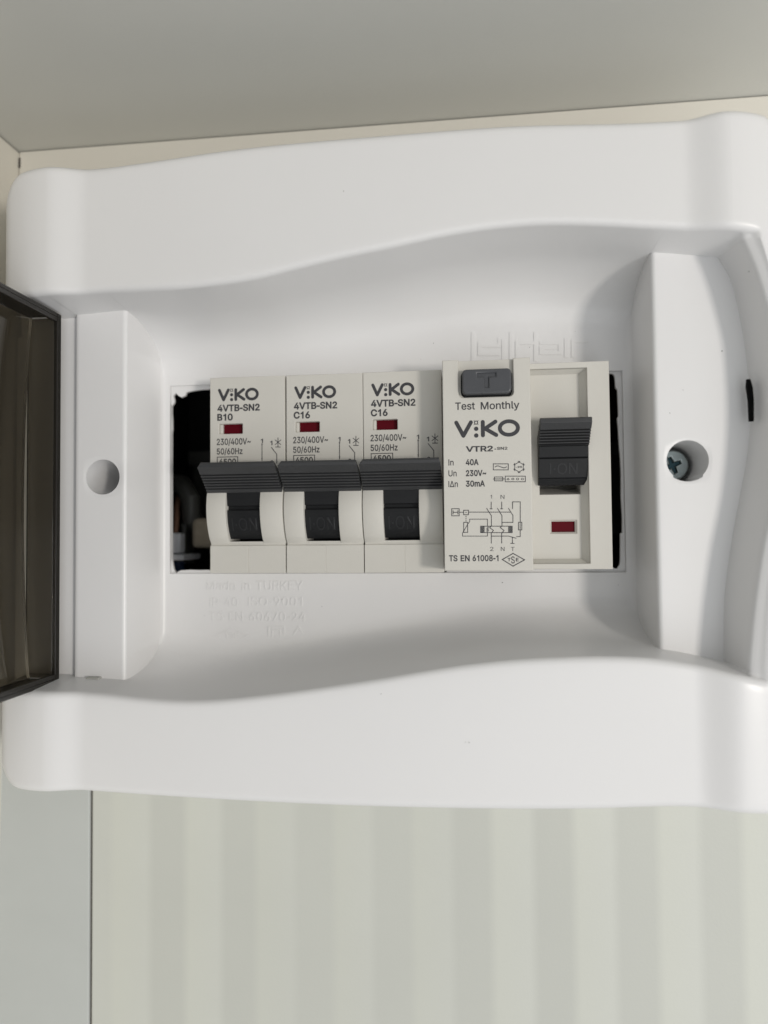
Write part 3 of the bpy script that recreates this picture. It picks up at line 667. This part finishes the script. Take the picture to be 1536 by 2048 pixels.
# ------------------------------------------------------------------ printing
def logo(ink, x0, x1, zb, zt):
    """the maker's word: V, two dots with a small ring above, K, O with round stroke ends; x0..x1 wide, zb..zt high"""
    W, H = x1-x0, zt-zb; sw = 0.215*H*1.05
    def q(u, v): return (x0+u*W, zb+v*H)
    r = sw/2/H; e = sw/2/W
    ink.stroke([q(e, 1-r), q(.138, r), q(.255, 1-r)], sw, cap=True)
    for v in (r, .50): ink.disc(*q(.335, v+.0), sw*.56, ink.up(), 18)
    ink.disc(*q(.335, .86), sw*.52, ink.up(), 14, sw*.30)
    for a in range(4):
        c = q(.335, .86); an = math.radians(45+90*a); ink.stroke([(c[0]+sw*.45*math.cos(an), c[1]+sw*.45*math.sin(an)), (c[0]+sw*.72*math.cos(an), c[1]+sw*.72*math.sin(an))], sw*.16)
    ink.stroke([q(.425+e*.4, 1-r), q(.425+e*.4, r)], sw, cap=True)
    ink.stroke([q(.63, 1-r), q(.47, .5), q(.64, r)], sw, cap=True)
    c = q(.833, .5); n = 36; a0 = .167*W; h0 = H*.5; h = ink.up()
    for k in range(n):
        a, b2 = 6.28318*k/n, 6.28318*(k+1)/n
        ink.face([(c[0]+a0*math.cos(a), c[1]+h0*math.sin(a), h), (c[0]+a0*math.cos(b2), c[1]+h0*math.sin(b2), h),
                  (c[0]+(a0-sw)*math.cos(b2), c[1]+(h0-sw*.98)*math.sin(b2), h), (c[0]+(a0-sw)*math.cos(a), c[1]+(h0-sw*.98)*math.sin(a), h)])

# ------------------------------------------------------------------ miniature circuit breakers
PITCH, WB = 17.78, 17.55
XM = -0.52                                            # left flank of the first breaker
def breaker_letters(code, parent):
    h = 0.03; ms = []
    ik = Ink(h)
    x0, zb = P(436, 803, h); x1, ztp = P(517.5, 775, h); logo(ik, x0, x1, zb, ztp)
    ms.append(text('4VTB-SN2', 435, 519.5, 822.3, 808.5, h, bold=0.030))
    ms.append(text(code, 434.5, 465.5 if code != 'C16' else 466.5, 841.3, 827.5, h, bold=0.030))
    ms.append(text('230/400V~', 433.5, 501.5, 889.5, 876.7, h, bold=0.016))
    ms.append(text('50/60Hz', 433.5, 485, 908.7, 896.3, h, bold=0.016))
    ms.append(text('4500', 438, 472, 929.5, 917.3, h, bold=0.022))
    lw = 0.17
    a = P(434.5, 914.3, h); c = P(475.5, 934, h); ik.rect(a[0], c[0], c[1], a[1], lw)
    ms.append(text('1', 521.5, 526, 886, 877.5, h, bold=0.022)); ms.append(text('1', 540.5, 545, 890.5, 881.5, h, bold=0.022))
    ms.append(text('2', 541, 547, 929, 920.5, h, bold=0.022))
    ik.stroke([P(524, 887, h), P(524, 921, h)], lw); ik.disc(*P(524, 889, h), .16, ik.up(), 10); ik.disc(*P(524, 917, h), .16, ik.up(), 10)
    ik.stroke([P(543, 895, h), P(553.5, 908.5, h), P(553.5, 926, h)], lw)
    cxp, cyp = 556, 884.5
    ik.stroke([P(cxp, cyp-8.5, h), P(cxp, cyp+9, h)], lw*.9); ik.stroke([P(cxp-5.5, cyp-4.5, h), P(cxp+5.5, cyp+4.5, h)], lw*.9); ik.stroke([P(cxp-5.5, cyp+4.5, h), P(cxp+5.5, cyp-4.5, h)], lw*.9)
    ik.stroke([P(cxp-4.5, cyp+9.5, h), P(cxp+4.5, cyp+9.5, h)], lw)
    me = ik.mesh(); ms.append(me)
    return link('printed_lettering', join(ms), M_ink, parent)
def arc_profile():
    """side outline (z, h) of the cheeks beside the toggle"""
    pts = [(6.6, -9.0), (6.6, -0.45), (7.3, 0.0)]
    for k in range(0, 17):
        t = k/16; z = 7.6+(21.6-7.6)*t
        pts.append((z, 2.7*math.sin(math.pi*min(1, t*.93+.03))**0.8))
    pts += [(21.8, -9.0)]
    return pts
def make_breaker():
    t = empty('circuit_breaker', XM, 0, -50, 'narrow beige circuit breaker printed B10, at the dark gap, first of the three', 'circuit breaker', 'beige circuit breakers')
    x0, x1 = XM, XM+WB
    # upper front with the flag window
    wx0, wz1 = P(438, 848, 0); wx1, wz0 = P(485, 867, 0)
    up = slab([(x0, 21.0), (x1, 21.0), (x1, 44.8), (x0, 44.8)], [rrect(wx0, wx1, wz0, wz1, .15, 2)[::-1]], -3, 0, .18)
    b = MB()
    b.box(x0+.05, x1-.05, 21.0, 44.7, -50, -3.05)
    b.prism(arc_profile(), x0, x0+4.55); b.prism(arc_profile(), x0+12.35, x1)
    b.box(x0+.1, x1-.1, 6.7, 21, -50, -9.05)
    me = bpy.data.meshes.new('x'); me.from_pydata(b.v, [], b.f)
    bm = bmesh.new(); bm.from_mesh(me); bmesh.ops.recalc_face_normals(bm, faces=bm.faces)
    bmesh.ops.bevel(bm, geom=[e for e in bm.edges if len(e.link_faces) == 2 and e.calc_face_angle(0) > 0.6], offset=.22*S, segments=2, affect='EDGES', profile=.5)
    bm.to_mesh(me); bm.free()
    link('body', join([up, me]), M_beige, t, smooth=35)
    # lower front: two halves meeting in a hairline
    for k, (a, c) in enumerate(((x0, x0+8.96), (x0+8.96, x1))):
        b = MB(); b.box(a, c, 0.0, 6.25, -50, 0.0 if k == 0 else -0.06); b.build('terminal_shroud', M_beige, t, bevel=.1)
    b = MB(); b.box(x0+4.4, x0+12.5, 6.65, 7.15, -6, -0.5); b.box(x0+.1, x1-.1, 6.0, 6.75, -6, -0.42); b.build('slot_sill', M_beige, t)
    b = MB(); b.box(x0+4.2, x0+12.7, 7, 21, -9, -7.5); b.build('slot_back', M_darkin, t)
    b = MB(); b.box(wx0-.1, wx1+.1, wz0-.1, wz1+.1, -2.9, -1.3)
    b.build('flag_window', M_red, t)
    b = MB(); b.box(wx0+.02, wx0+.75, wz0+.02, wz1-.02, -2.8, -.55); b.build('window_sill', M_beige, t, bevel=.2)
    # toggle: drum in the slot, plate with the raised word, ribbed paddle
    g = bpy.data.objects.new('toggle', None); col.objects.link(g); g.parent = t; g.location = Vector(((x0+8.4)*S, 5*S, 14*S))-org(t)
    c0, r0 = (14.4, -8.4), 10.0
    drum = [(c0[0]+r0*math.sin(math.radians(a)), c0[1]+r0*math.cos(math.radians(a))) for a in range(-42, -1, 4)]
    drum2 = [(14.3, 1.5), (14.35, 0.7), (15.15, 0.7), (15.2, 1.5), (16.6, 1.8), (18.1, 2.0), (20.8, 1.5), (20.9, -6), (9, -6)]
    b = MB(); b.prism(drum+drum2, x0+4.5, x0+12.4); b.build('toggle_drum', M_darkin, g, bevel=.12)
    zb0, hb0, zt0, ht0 = 18.15, 2.15, 23.45, 8.3
    L = math.hypot(zt0-zb0, ht0-hb0); dz, dh = (zt0-zb0)/L, (ht0-hb0)/L; nz, nh = -dh, dz
    prof = []
    s0, ds, n = 1.25, .86, 6
    prof.append((zb0, hb0))
    for k in range(n):
        s = s0+k*ds
        for ss, dd in ((s-.23, 0), (s-.17, .75), (s+.17, .75), (s+.23, 0)):
            prof.append((zb0+dz*ss-nz*dd, hb0+dh*ss-nh*dd))
    prof += [(zt0-.1*dz, ht0-.1*dh), (zt0+.55, ht0+.12), (zt0+1.0, ht0-.2), (zt0+1.05, ht0-.9), (21.3, .6), (20.0, .3), (18.2, 1.3)]
    b = MB(); b.prism(prof, x0+.1, x1-.15)
    me = bpy.data.meshes.new('x'); me.from_pydata(b.v, [], b.f)
    # cut the upper outer corners off
    for v in me.vertices:
        z = v.co.z/S; hh = -v.co.y/S
        if z > zt0+.4 and hh > 6:
            v.co.x += (.75 if v.co.x/S < x0+5 else -.35)*S
    bm = bmesh.new(); bm.from_mesh(me); bmesh.ops.recalc_face_normals(bm, faces=bm.faces); bm.to_mesh(me); bm.free()
    link('ribbed_paddle', me, M_dark, g, bevel=.07)
    # raised I-ON on the drum: letters laid on the sloping face
    me = text('I\u00b7ON', 467, 516, 1061, 1036, .12, relief=.10)
    for v in me.vertices:
        z = v.co.z/S; a = math.asin(max(-1, min(1, (z-c0[0])/r0))); v.co.y -= (c0[1]+r0*math.cos(a)-.05)*S
    link('raised_word', me, M_word, g)
    breaker_letters('B10', t)
    return t
mcb = make_breaker()
def children(o): return [c for c in bpy.data.objects if c.parent == o]
def copy_tree(o, parent=None, skip=()):
    c = o.copy(); col.objects.link(c)
    if parent: c.parent = parent
    for ch in children(o):
        if ch.name.split('.')[0] in skip: continue
        copy_tree(ch, c, skip)
    return c
lab = ['beige circuit breaker printed C16, middle one of the three, between its neighbours',
       'beige circuit breaker printed C16, right against the wide device, partly in its shadow']
first_c16 = None
for k in (1, 2):
    c = copy_tree(mcb, skip=('printed_lettering',)); c.location.x += PITCH*k*S; c.location.y += (.08, -.06)[k-1]*S; c.rotation_euler.y = math.radians((.12, -.10)[k-1]); c['label'] = lab[k-1]
    if first_c16 is None:
        L = breaker_letters('C16', mcb); bpy.context.view_layer.update(); L.parent = c; first_c16 = L
    else:
        L = first_c16.copy(); col.objects.link(L); L.parent = c

# ------------------------------------------------------------------ residual current device
XA, XB, XC = 52.95, 71.15, 88.15
rcd = empty('residual_current_device', XA, 0, -50, 'wide beige residual current device with test button and its own dark toggle', 'residual current breaker')
HL, HR2 = 7.6, 2.0
# left raised panel with the U-shaped notch for the button
nx0, nz1 = P(916.5, 716, HL); nx1, nz0 = P(1027, 792, HL)
n_ = 5; r = .9
notch = []
for k in range(n_+1):
    a = math.radians(180+90*k/n_); notch.append((nx0+r+r*math.cos(a), nz0+r+r*math.sin(a)))
for k in range(n_+1):
    a = math.radians(270+90*k/n_); notch.append((nx1-r+r*math.cos(a), nz0+r+r*math.sin(a)))
zt_, zb_ = 45.0, 0.75
outl = [(XA, zb_+.0)] + [(XA, zt_)] + [(nx0, zt_)] + notch + [(nx1, zt_)] + [(XB, zt_), (XB, zb_)]
top = slab(outl[::-1], [], HL-1.1, HL, .2)
mid = slab([(XA, zb_), (XB, zb_), (XB, zt_), (XA, zt_)], [], -3, HL-1.12, .12)
b = MB(); b.box(XA+.1, XC-.1, .5, 44.7, -50, -12)
body0 = bpy.data.meshes.new('x'); body0.from_pydata(b.v, [], b.f)
link('raised_front', join([top, mid]), M_beige, rcd, smooth=35)
# right part: frame round a sunken field
fo = [P(1066, 735, HR2), P(1175.5, 735, HR2), P(1179.3, 1127, HR2), P(1068, 1127, HR2)]
ox0 = XB-1.5; ox1 = (fo[1][0]+fo[2][0])/2; oz1, oz0 = fo[1][1], fo[2][1]
FL = -0.6
fi = [P(1066, 748, FL), P(1158, 748, FL), P(1162.5, 1117, FL)]
ix1 = (fi[1][0]+fi[2][0])/2; iz1, iz0 = fi[1][1], fi[2][1]
sx0, sz1 = P(1077, 850, FL); sx1, sz0 = P(1172, 988.5, FL); sx1 = ix1+.0
wx0, wz1 = P(1099, 1039.5, FL); wx1, wz0 = P(1155, 1067.5, FL)
frame = slab([(XB+.02, zb_), (XC, zb_), (XC, zt_), (XB+.02, zt_), (XB+.02, oz1), (ox1, oz1), (ox1, oz0), (XB+.02, oz0)], [], HR2-1.0, HR2, .15)
b = MB()
# drafted walls between the frame and the field
A = [(XB+.3, oz0), (ox1, oz0), (ox1, oz1), (XB+.3, oz1)]; B = [(XB+.1, iz0), (ix1, iz0), (ix1, iz1), (XB+.1, iz1)]
for k in range(4):
    a, a2, c, c2 = A[k], A[(k+1) % 4], B[k], B[(k+1) % 4]
    b.face([(a[0], a[1], HR2-.8), (a2[0], a2[1], HR2-.8), (c2[0], c2[1], FL), (c[0], c[1], FL)])
walls = bpy.data.meshes.new('x'); walls.from_pydata(b.v, [], b.f)
side = MB(); side.box(XC-1.2, XC, .8, zt_-.05, -50, HR2-1.02); side.box(XB, XC-1.25, zt_-1, zt_-.05, -50, HR2-1.02); side.box(XB, XC-1.25, .8, 1.5, -50, HR2-1.02)
sm = bpy.data.meshes.new('x'); sm.from_pydata(side.v, [], side.f)
link('side_frame', join([frame, walls, sm, body0]), M_beige, rcd)
fb = MB(); fx0, fx1, fh0 = XB-.5, ix1+.3, FL-1.3
fb.box(fx0, fx1, sz1, iz1+.3, fh0, FL); fb.box(fx0, sx0, sz0, sz1, fh0, FL); fb.box(ix1+.05, fx1, sz0, sz1, fh0, FL)
fb.box(fx0, fx1, wz1, sz0, fh0, FL); fb.box(fx0, fx1, iz0-.3, wz0, fh0, FL)
fb.box(fx0, wx0, wz0, wz1, fh0, FL); fb.box(wx1, fx1, wz0, wz1, fh0, FL)
fieldm = bpy.data.meshes.new('x'); fieldm.from_pydata(fb.v, [], fb.f)
sw = MB()
sw.face([(sx0, sz0, FL-.1), (ix1+.05, sz0, FL-.1), (ix1+.05, sz0+1.7, FL-6), (sx0, sz0+1.7, FL-6)])
sw.face([(sx0, sz0, FL-.1), (sx0, sz1, FL-.1), (sx0, sz1, FL-6), (sx0, sz0, FL-6)]); sw.face([(ix1+.04, sz0, FL-.1), (ix1+.04, sz1, FL-.1), (ix1+.04, sz1, FL-6), (ix1+.04, sz0, FL-6)])
swm = bpy.data.meshes.new('x'); swm.from_pydata(sw.v, [], sw.f)
link('sunken_field', join([fieldm, swm]), M_beige, rcd)
# window: raised bevelled surround and red flag
b = MB()
o4 = [(wx0, wz0), (wx1, wz0), (wx1, wz1), (wx0, wz1)]; i4 = [(wx0+.45, wz0+.4), (wx1-.45, wz0+.4), (wx1-.45, wz1-.4), (wx0+.45, wz1-.4)]
for k in range(4):
    a, a2, c, c2 = o4[k], o4[(k+1) % 4], i4[k], i4[(k+1) % 4]
    b.face([(a[0], a[1], FL+.0), (a2[0], a2[1], FL+.0), (c2[0], c2[1], FL-.6), (c[0], c[1], FL-.6)])
    b.face([(c[0], c[1], FL-.6), (c2[0], c2[1], FL-.6), (c2[0], c2[1], FL-1.25), (c[0], c[1], FL-1.25)])
fm = b.build('window_surround', M_beige, rcd)
b = MB(); b.box(wx0+.3, wx1-.3, wz0+.3, wz1-.3, FL-1.9, FL-1.0); b.build('flag_window', M_red, rcd)
# test button
bt = bpy.data.objects.new('test_button', None)
q0 = P(924, 741, HL+.6); q1 = P(1022.5, 787, HL+.6)
T_h0, T_h1 = HL-1.1, HL+1.5
tx, tz = (q0[0]+q1[0])/2, (q0[1]+q1[1])/2
Tm = [(-1.95, 1.35), (-1.95, .65), (-.42, .65), (-.42, -1.35), (.42, -1.35), (.42, .65), (1.95, .65), (1.95, 1.35)]
Tm = [(tx+u*.98, tz+.2+v*1.1) for u, v in Tm]
upper = slab(rrect(q0[0], q1[0], q1[1], q0[1], .9), [Tm], T_h1-.9, T_h1, .3)
lower = slab(rrect(q0[0], q1[0], q1[1], q0[1], .9), [], T_h0, T_h1-.42, .1)
link('test_button', join([upper, lower]), M_button, rcd, smooth=45)
b = MB()
b2 = slab(rrect(q0[0]-.28, q1[0]+.28, q1[1]-.32, q0[1]+.2, 1.1), [], HL-1.15, HL-1.02, .03)
link('button_gap', b2, M_darkin, rcd)
# toggle of the device
g = bpy.data.objects.new('toggle', None); col.objects.link(g); g.parent = rcd; g.location = Vector((78*S, 5*S, 22*S))-org(rcd)
tx0 = P(1077.5, 960, 1)[0]; tx1 = P(1175, 960, 1)[0]
def PZ(py, h): return P(1130, py, h)[1]
prof = []
pA = (PZ(970.5, .2), .2); pB = (PZ(957, 1.0), 1.0); pC = (PZ(916, 2.0), 2.0); pD = (PZ(892, 2.8), 2.8); pE = (PZ(842, 6.9), 6.9)
prof = [(pA[0]+.8, -9.5), pA, (pB[0]-.1, pB[1]+.05), (pB[0]+.05, pB[1]-.12), (pB[0]+.2, pB[1]+.12), (pC[0]-.1, pC[1]), (pC[0], pC[1]-.25), (pC[0]+.2, pC[1]+.1), pD, (pD[0]+.05, pD[1]+.5)]
L = math.hypot(pE[0]-pD[0], pE[1]-pD[1]); dz, dh = (pE[0]-pD[0])/L, (pE[1]-pD[1])/L; nz, nh = -dh, dz
s0 = .75; n = 6; ds = (L-2.0)/6
for k in range(n):
    s = s0+k*ds
    for ss, dd in ((s-.22, -.5), (s-.16, .25), (s+.16, .25), (s+.22, -.5)):
        prof.append((pD[0]+dz*ss-nz*dd, pD[1]+dh*ss-nh*dd))
prof += [(pE[0]+nz*.5, pE[1]+nh*.5), (pE[0]+.5, pE[1]+.35), (pE[0]+.75, pE[1]-.1), (pE[0]+.6, pE[1]-1.0), (pD[0]+1.5, -3.0), (pD[0]+1.5, -9.5)]
b = MB(); b.prism(prof, tx0, tx1); b.build('ribbed_paddle', M_darkin, g, bevel=.08)
M_pad = M_dark
# lighter ribbed cap over the upper part
prof2 = [(z, h+.04) for z, h in prof[9:-3]] + [(pE[0]+.7, pE[1]-1.2), (pD[0]+1.2, pD[1]-1.0)]
b = MB(); b.prism(prof2, tx0-.12, tx1+.12); b.build('ribbed_cap', M_dark, g, bevel=.07)
me = text('I\u00b7ON', 1098, 1153, 949, 928, 0, relief=.10)
for v in me.vertices:
    z = v.co.z/S; tt = (z-pB[0])/(pC[0]-pB[0]); v.co.y -= (pB[1]+(pC[1]-pB[1])*tt+.02)*S
# shift so that the word sits right on the sloping face
link('raised_word', me, M_word, g)
# printing on the raised front
h = HL+.03; ms = []; ik = Ink(h)
ms.append(text('Test', 910.5, 950, 819.5, 804.5, h, bold=0.012)); ms.append(text('Monthly', 961.5, 1039, 818, 803, h, bold=0.012))
x0, zb = P(909, 876, h); x1, ztp = P(1039.6, 838, h); logo(ik, x0, x1, zb, ztp)
ms.append(text('VTR2', 931.6, 986, 903.3, 892, h, bold=0.028)); ms.append(text('-', 989, 992.5, 901.5, 893.5, h, bold=0.028)); ms.append(text('SN2', 994, 1015, 899.5, 893.8, h, bold=0.023))
for s, xl, xr, yb in (('In', 897, 907.3, 931), ('Un', 897, 913.3, 952.8), ('I\u0394n', 897, 915.8, 974.2)): ms.append(text(s, xl, xr, yb, yb-12.3, h, bold=0.010))
for s, xl, xr, yb in (('40A', 931.6, 957.3, 930.5), ('230V~', 931.8, 972.6, 952.3), ('30mA', 931.8, 970, 973.3)): ms.append(text(s, xl, xr, yb, yb-12.3, h, bold=0.028))
def Q(x, y): return P(870+x*.13672, 890+y*.13672, h)
LW = .15
def L4(*pts, w=LW): ik.stroke([Q(*p) for p in pts], w)
def R4(x0, y0, x1, y1, w=LW): L4((x0, y0), (x1, y0), (x1, y1), (x0, y1), (x0, y0), w=w)
R4(853, 276, 1072, 364); L4((880, 322), (900, 308), (925, 306), (950, 316), (985, 328), (1010, 334), (1030, 330), (1045, 320))
hx = [(1230+72*math.sin(math.radians(60*k)), 322-72*math.cos(math.radians(60*k))) for k in range(7)]; L4(*hx, w=.13)
for k in range(6):
    a = math.radians(60*k); c0_, s0_ = math.sin(a), -math.cos(a); X_, Y_ = 1230+78*c0_, 322+78*s0_
    L4((X_-14*s0_-6*c0_, Y_+14*c0_-6*s0_), (X_+14*s0_+8*c0_, Y_-14*c0_+8*s0_), w=.10); L4((X_+14*s0_-6*c0_, Y_-14*c0_-6*s0_), (X_-14*s0_+8*c0_, Y_+14*c0_+8*s0_), w=.10)
def T4(s, x0, x1, yb, yt, **k): ms.append(text(s, 870+x0*.13672, 870+x1*.13672, 890+yb*.13672, 890+yt*.13672, h, **k))
T4('-25', 1186, 1274, 335, 308, bold=0.028)
R4(870, 468, 992, 524); L4((855, 497), (1025, 497)); R4(1028, 456, 1322, 538)
for s, x in (('6', 1048), ('0', 1118), ('0', 1188), ('0', 1258)): T4(s, x, x+42, 514, 482, bold=0.020)
T4('1', 812, 834, 786, 730); T4('N', 960, 1016, 788, 730); T4('2', 806, 855, 1550, 1492); T4('N', 964, 1018, 1550, 1492); T4('T', 1112, 1164, 1550, 1492)
L4((822, 835), (822, 932)); L4((976, 835), (976, 932)); L4((806, 934), (836, 934)); L4((960, 934), (990, 934))
L4((757, 928), (825, 1035), (825, 1185)); L4((915, 928), (980, 1035), (980, 1185)); L4((1076, 928), (1140, 1030), (1140, 1132), (980, 1132))
L4((1135, 932), (1135, 832), (1247, 832), (1247, 1130)); R4(1222, 1130, 1270, 1242); L4((1247, 1130), (1247, 1242), w=.12); L4((1247, 1242), (1247, 1340), (1195, 1340))
L4((1185, 1364), (1080, 1333), (825, 1333)); L4((1132, 1348), (1132, 1440)); L4((1108, 1440), (1158, 1440))
L4((824, 1285), (824, 1435)); L4((976, 1285), (976, 1435))
R4(668, 1188, 1130, 1282)
for x in range(675, 722, 8): L4((x, 1190), (x, 1280), w=.075)
for x in range(1078, 1128, 8): L4((x, 1190), (x, 1280), w=.075)
L4((722, 1190), (722, 1280), w=.08); L4((1075, 1190), (1075, 1280), w=.08)
L4((825, 1185), (800, 1208), (855, 1250), (828, 1285)); L4((980, 1185), (955, 1208), (1010, 1250), (982, 1285))
L4((768, 1188), (782, 1205), (755, 1218), (785, 1230), (755, 1243), (785, 1255), (760, 1268), (768, 1285), (768, 1333), (403, 1333), (403, 1290), (478, 1160), (508, 1120), (508, 1085), (768, 1085), (768, 1188), w=.13)
R4(420, 1132, 478, 1278); R4(245, 932, 354, 1036); L4((268, 985), (332, 985)); L4((265, 962), (265, 1010)); L4((335, 962), (335, 1010))
R4(420, 955, 490, 1020); ik.disc(*Q(454, 987), .12, ik.up(), 8)
for x in (368, 395): L4((x, 984), (x+14, 984))
for y in (1040, 1072, 1104): L4((454, y), (454, y+10))
x = 500
while x < 1085: L4((x, 982), (x+16, 982)); x += 29
T4('TS', 205, 330, 1702, 1612, bold=0.024); T4('EN', 375, 508, 1702, 1612, bold=0.024); T4('61008-1', 550, 930, 1700, 1610, bold=0.024)
L4((985, 1676), (1142, 1586), (1310, 1680), (1142, 1772), (985, 1676), w=.19)
T4('T', 1062, 1108, 1702, 1652, bold=0.024); T4('S', 1114, 1168, 1732, 1630, bold=0.008); T4('E', 1184, 1224, 1702, 1652, bold=0.024)
ms.append(ik.mesh())
link('printed_lettering', join(ms), M_ink, rcd)
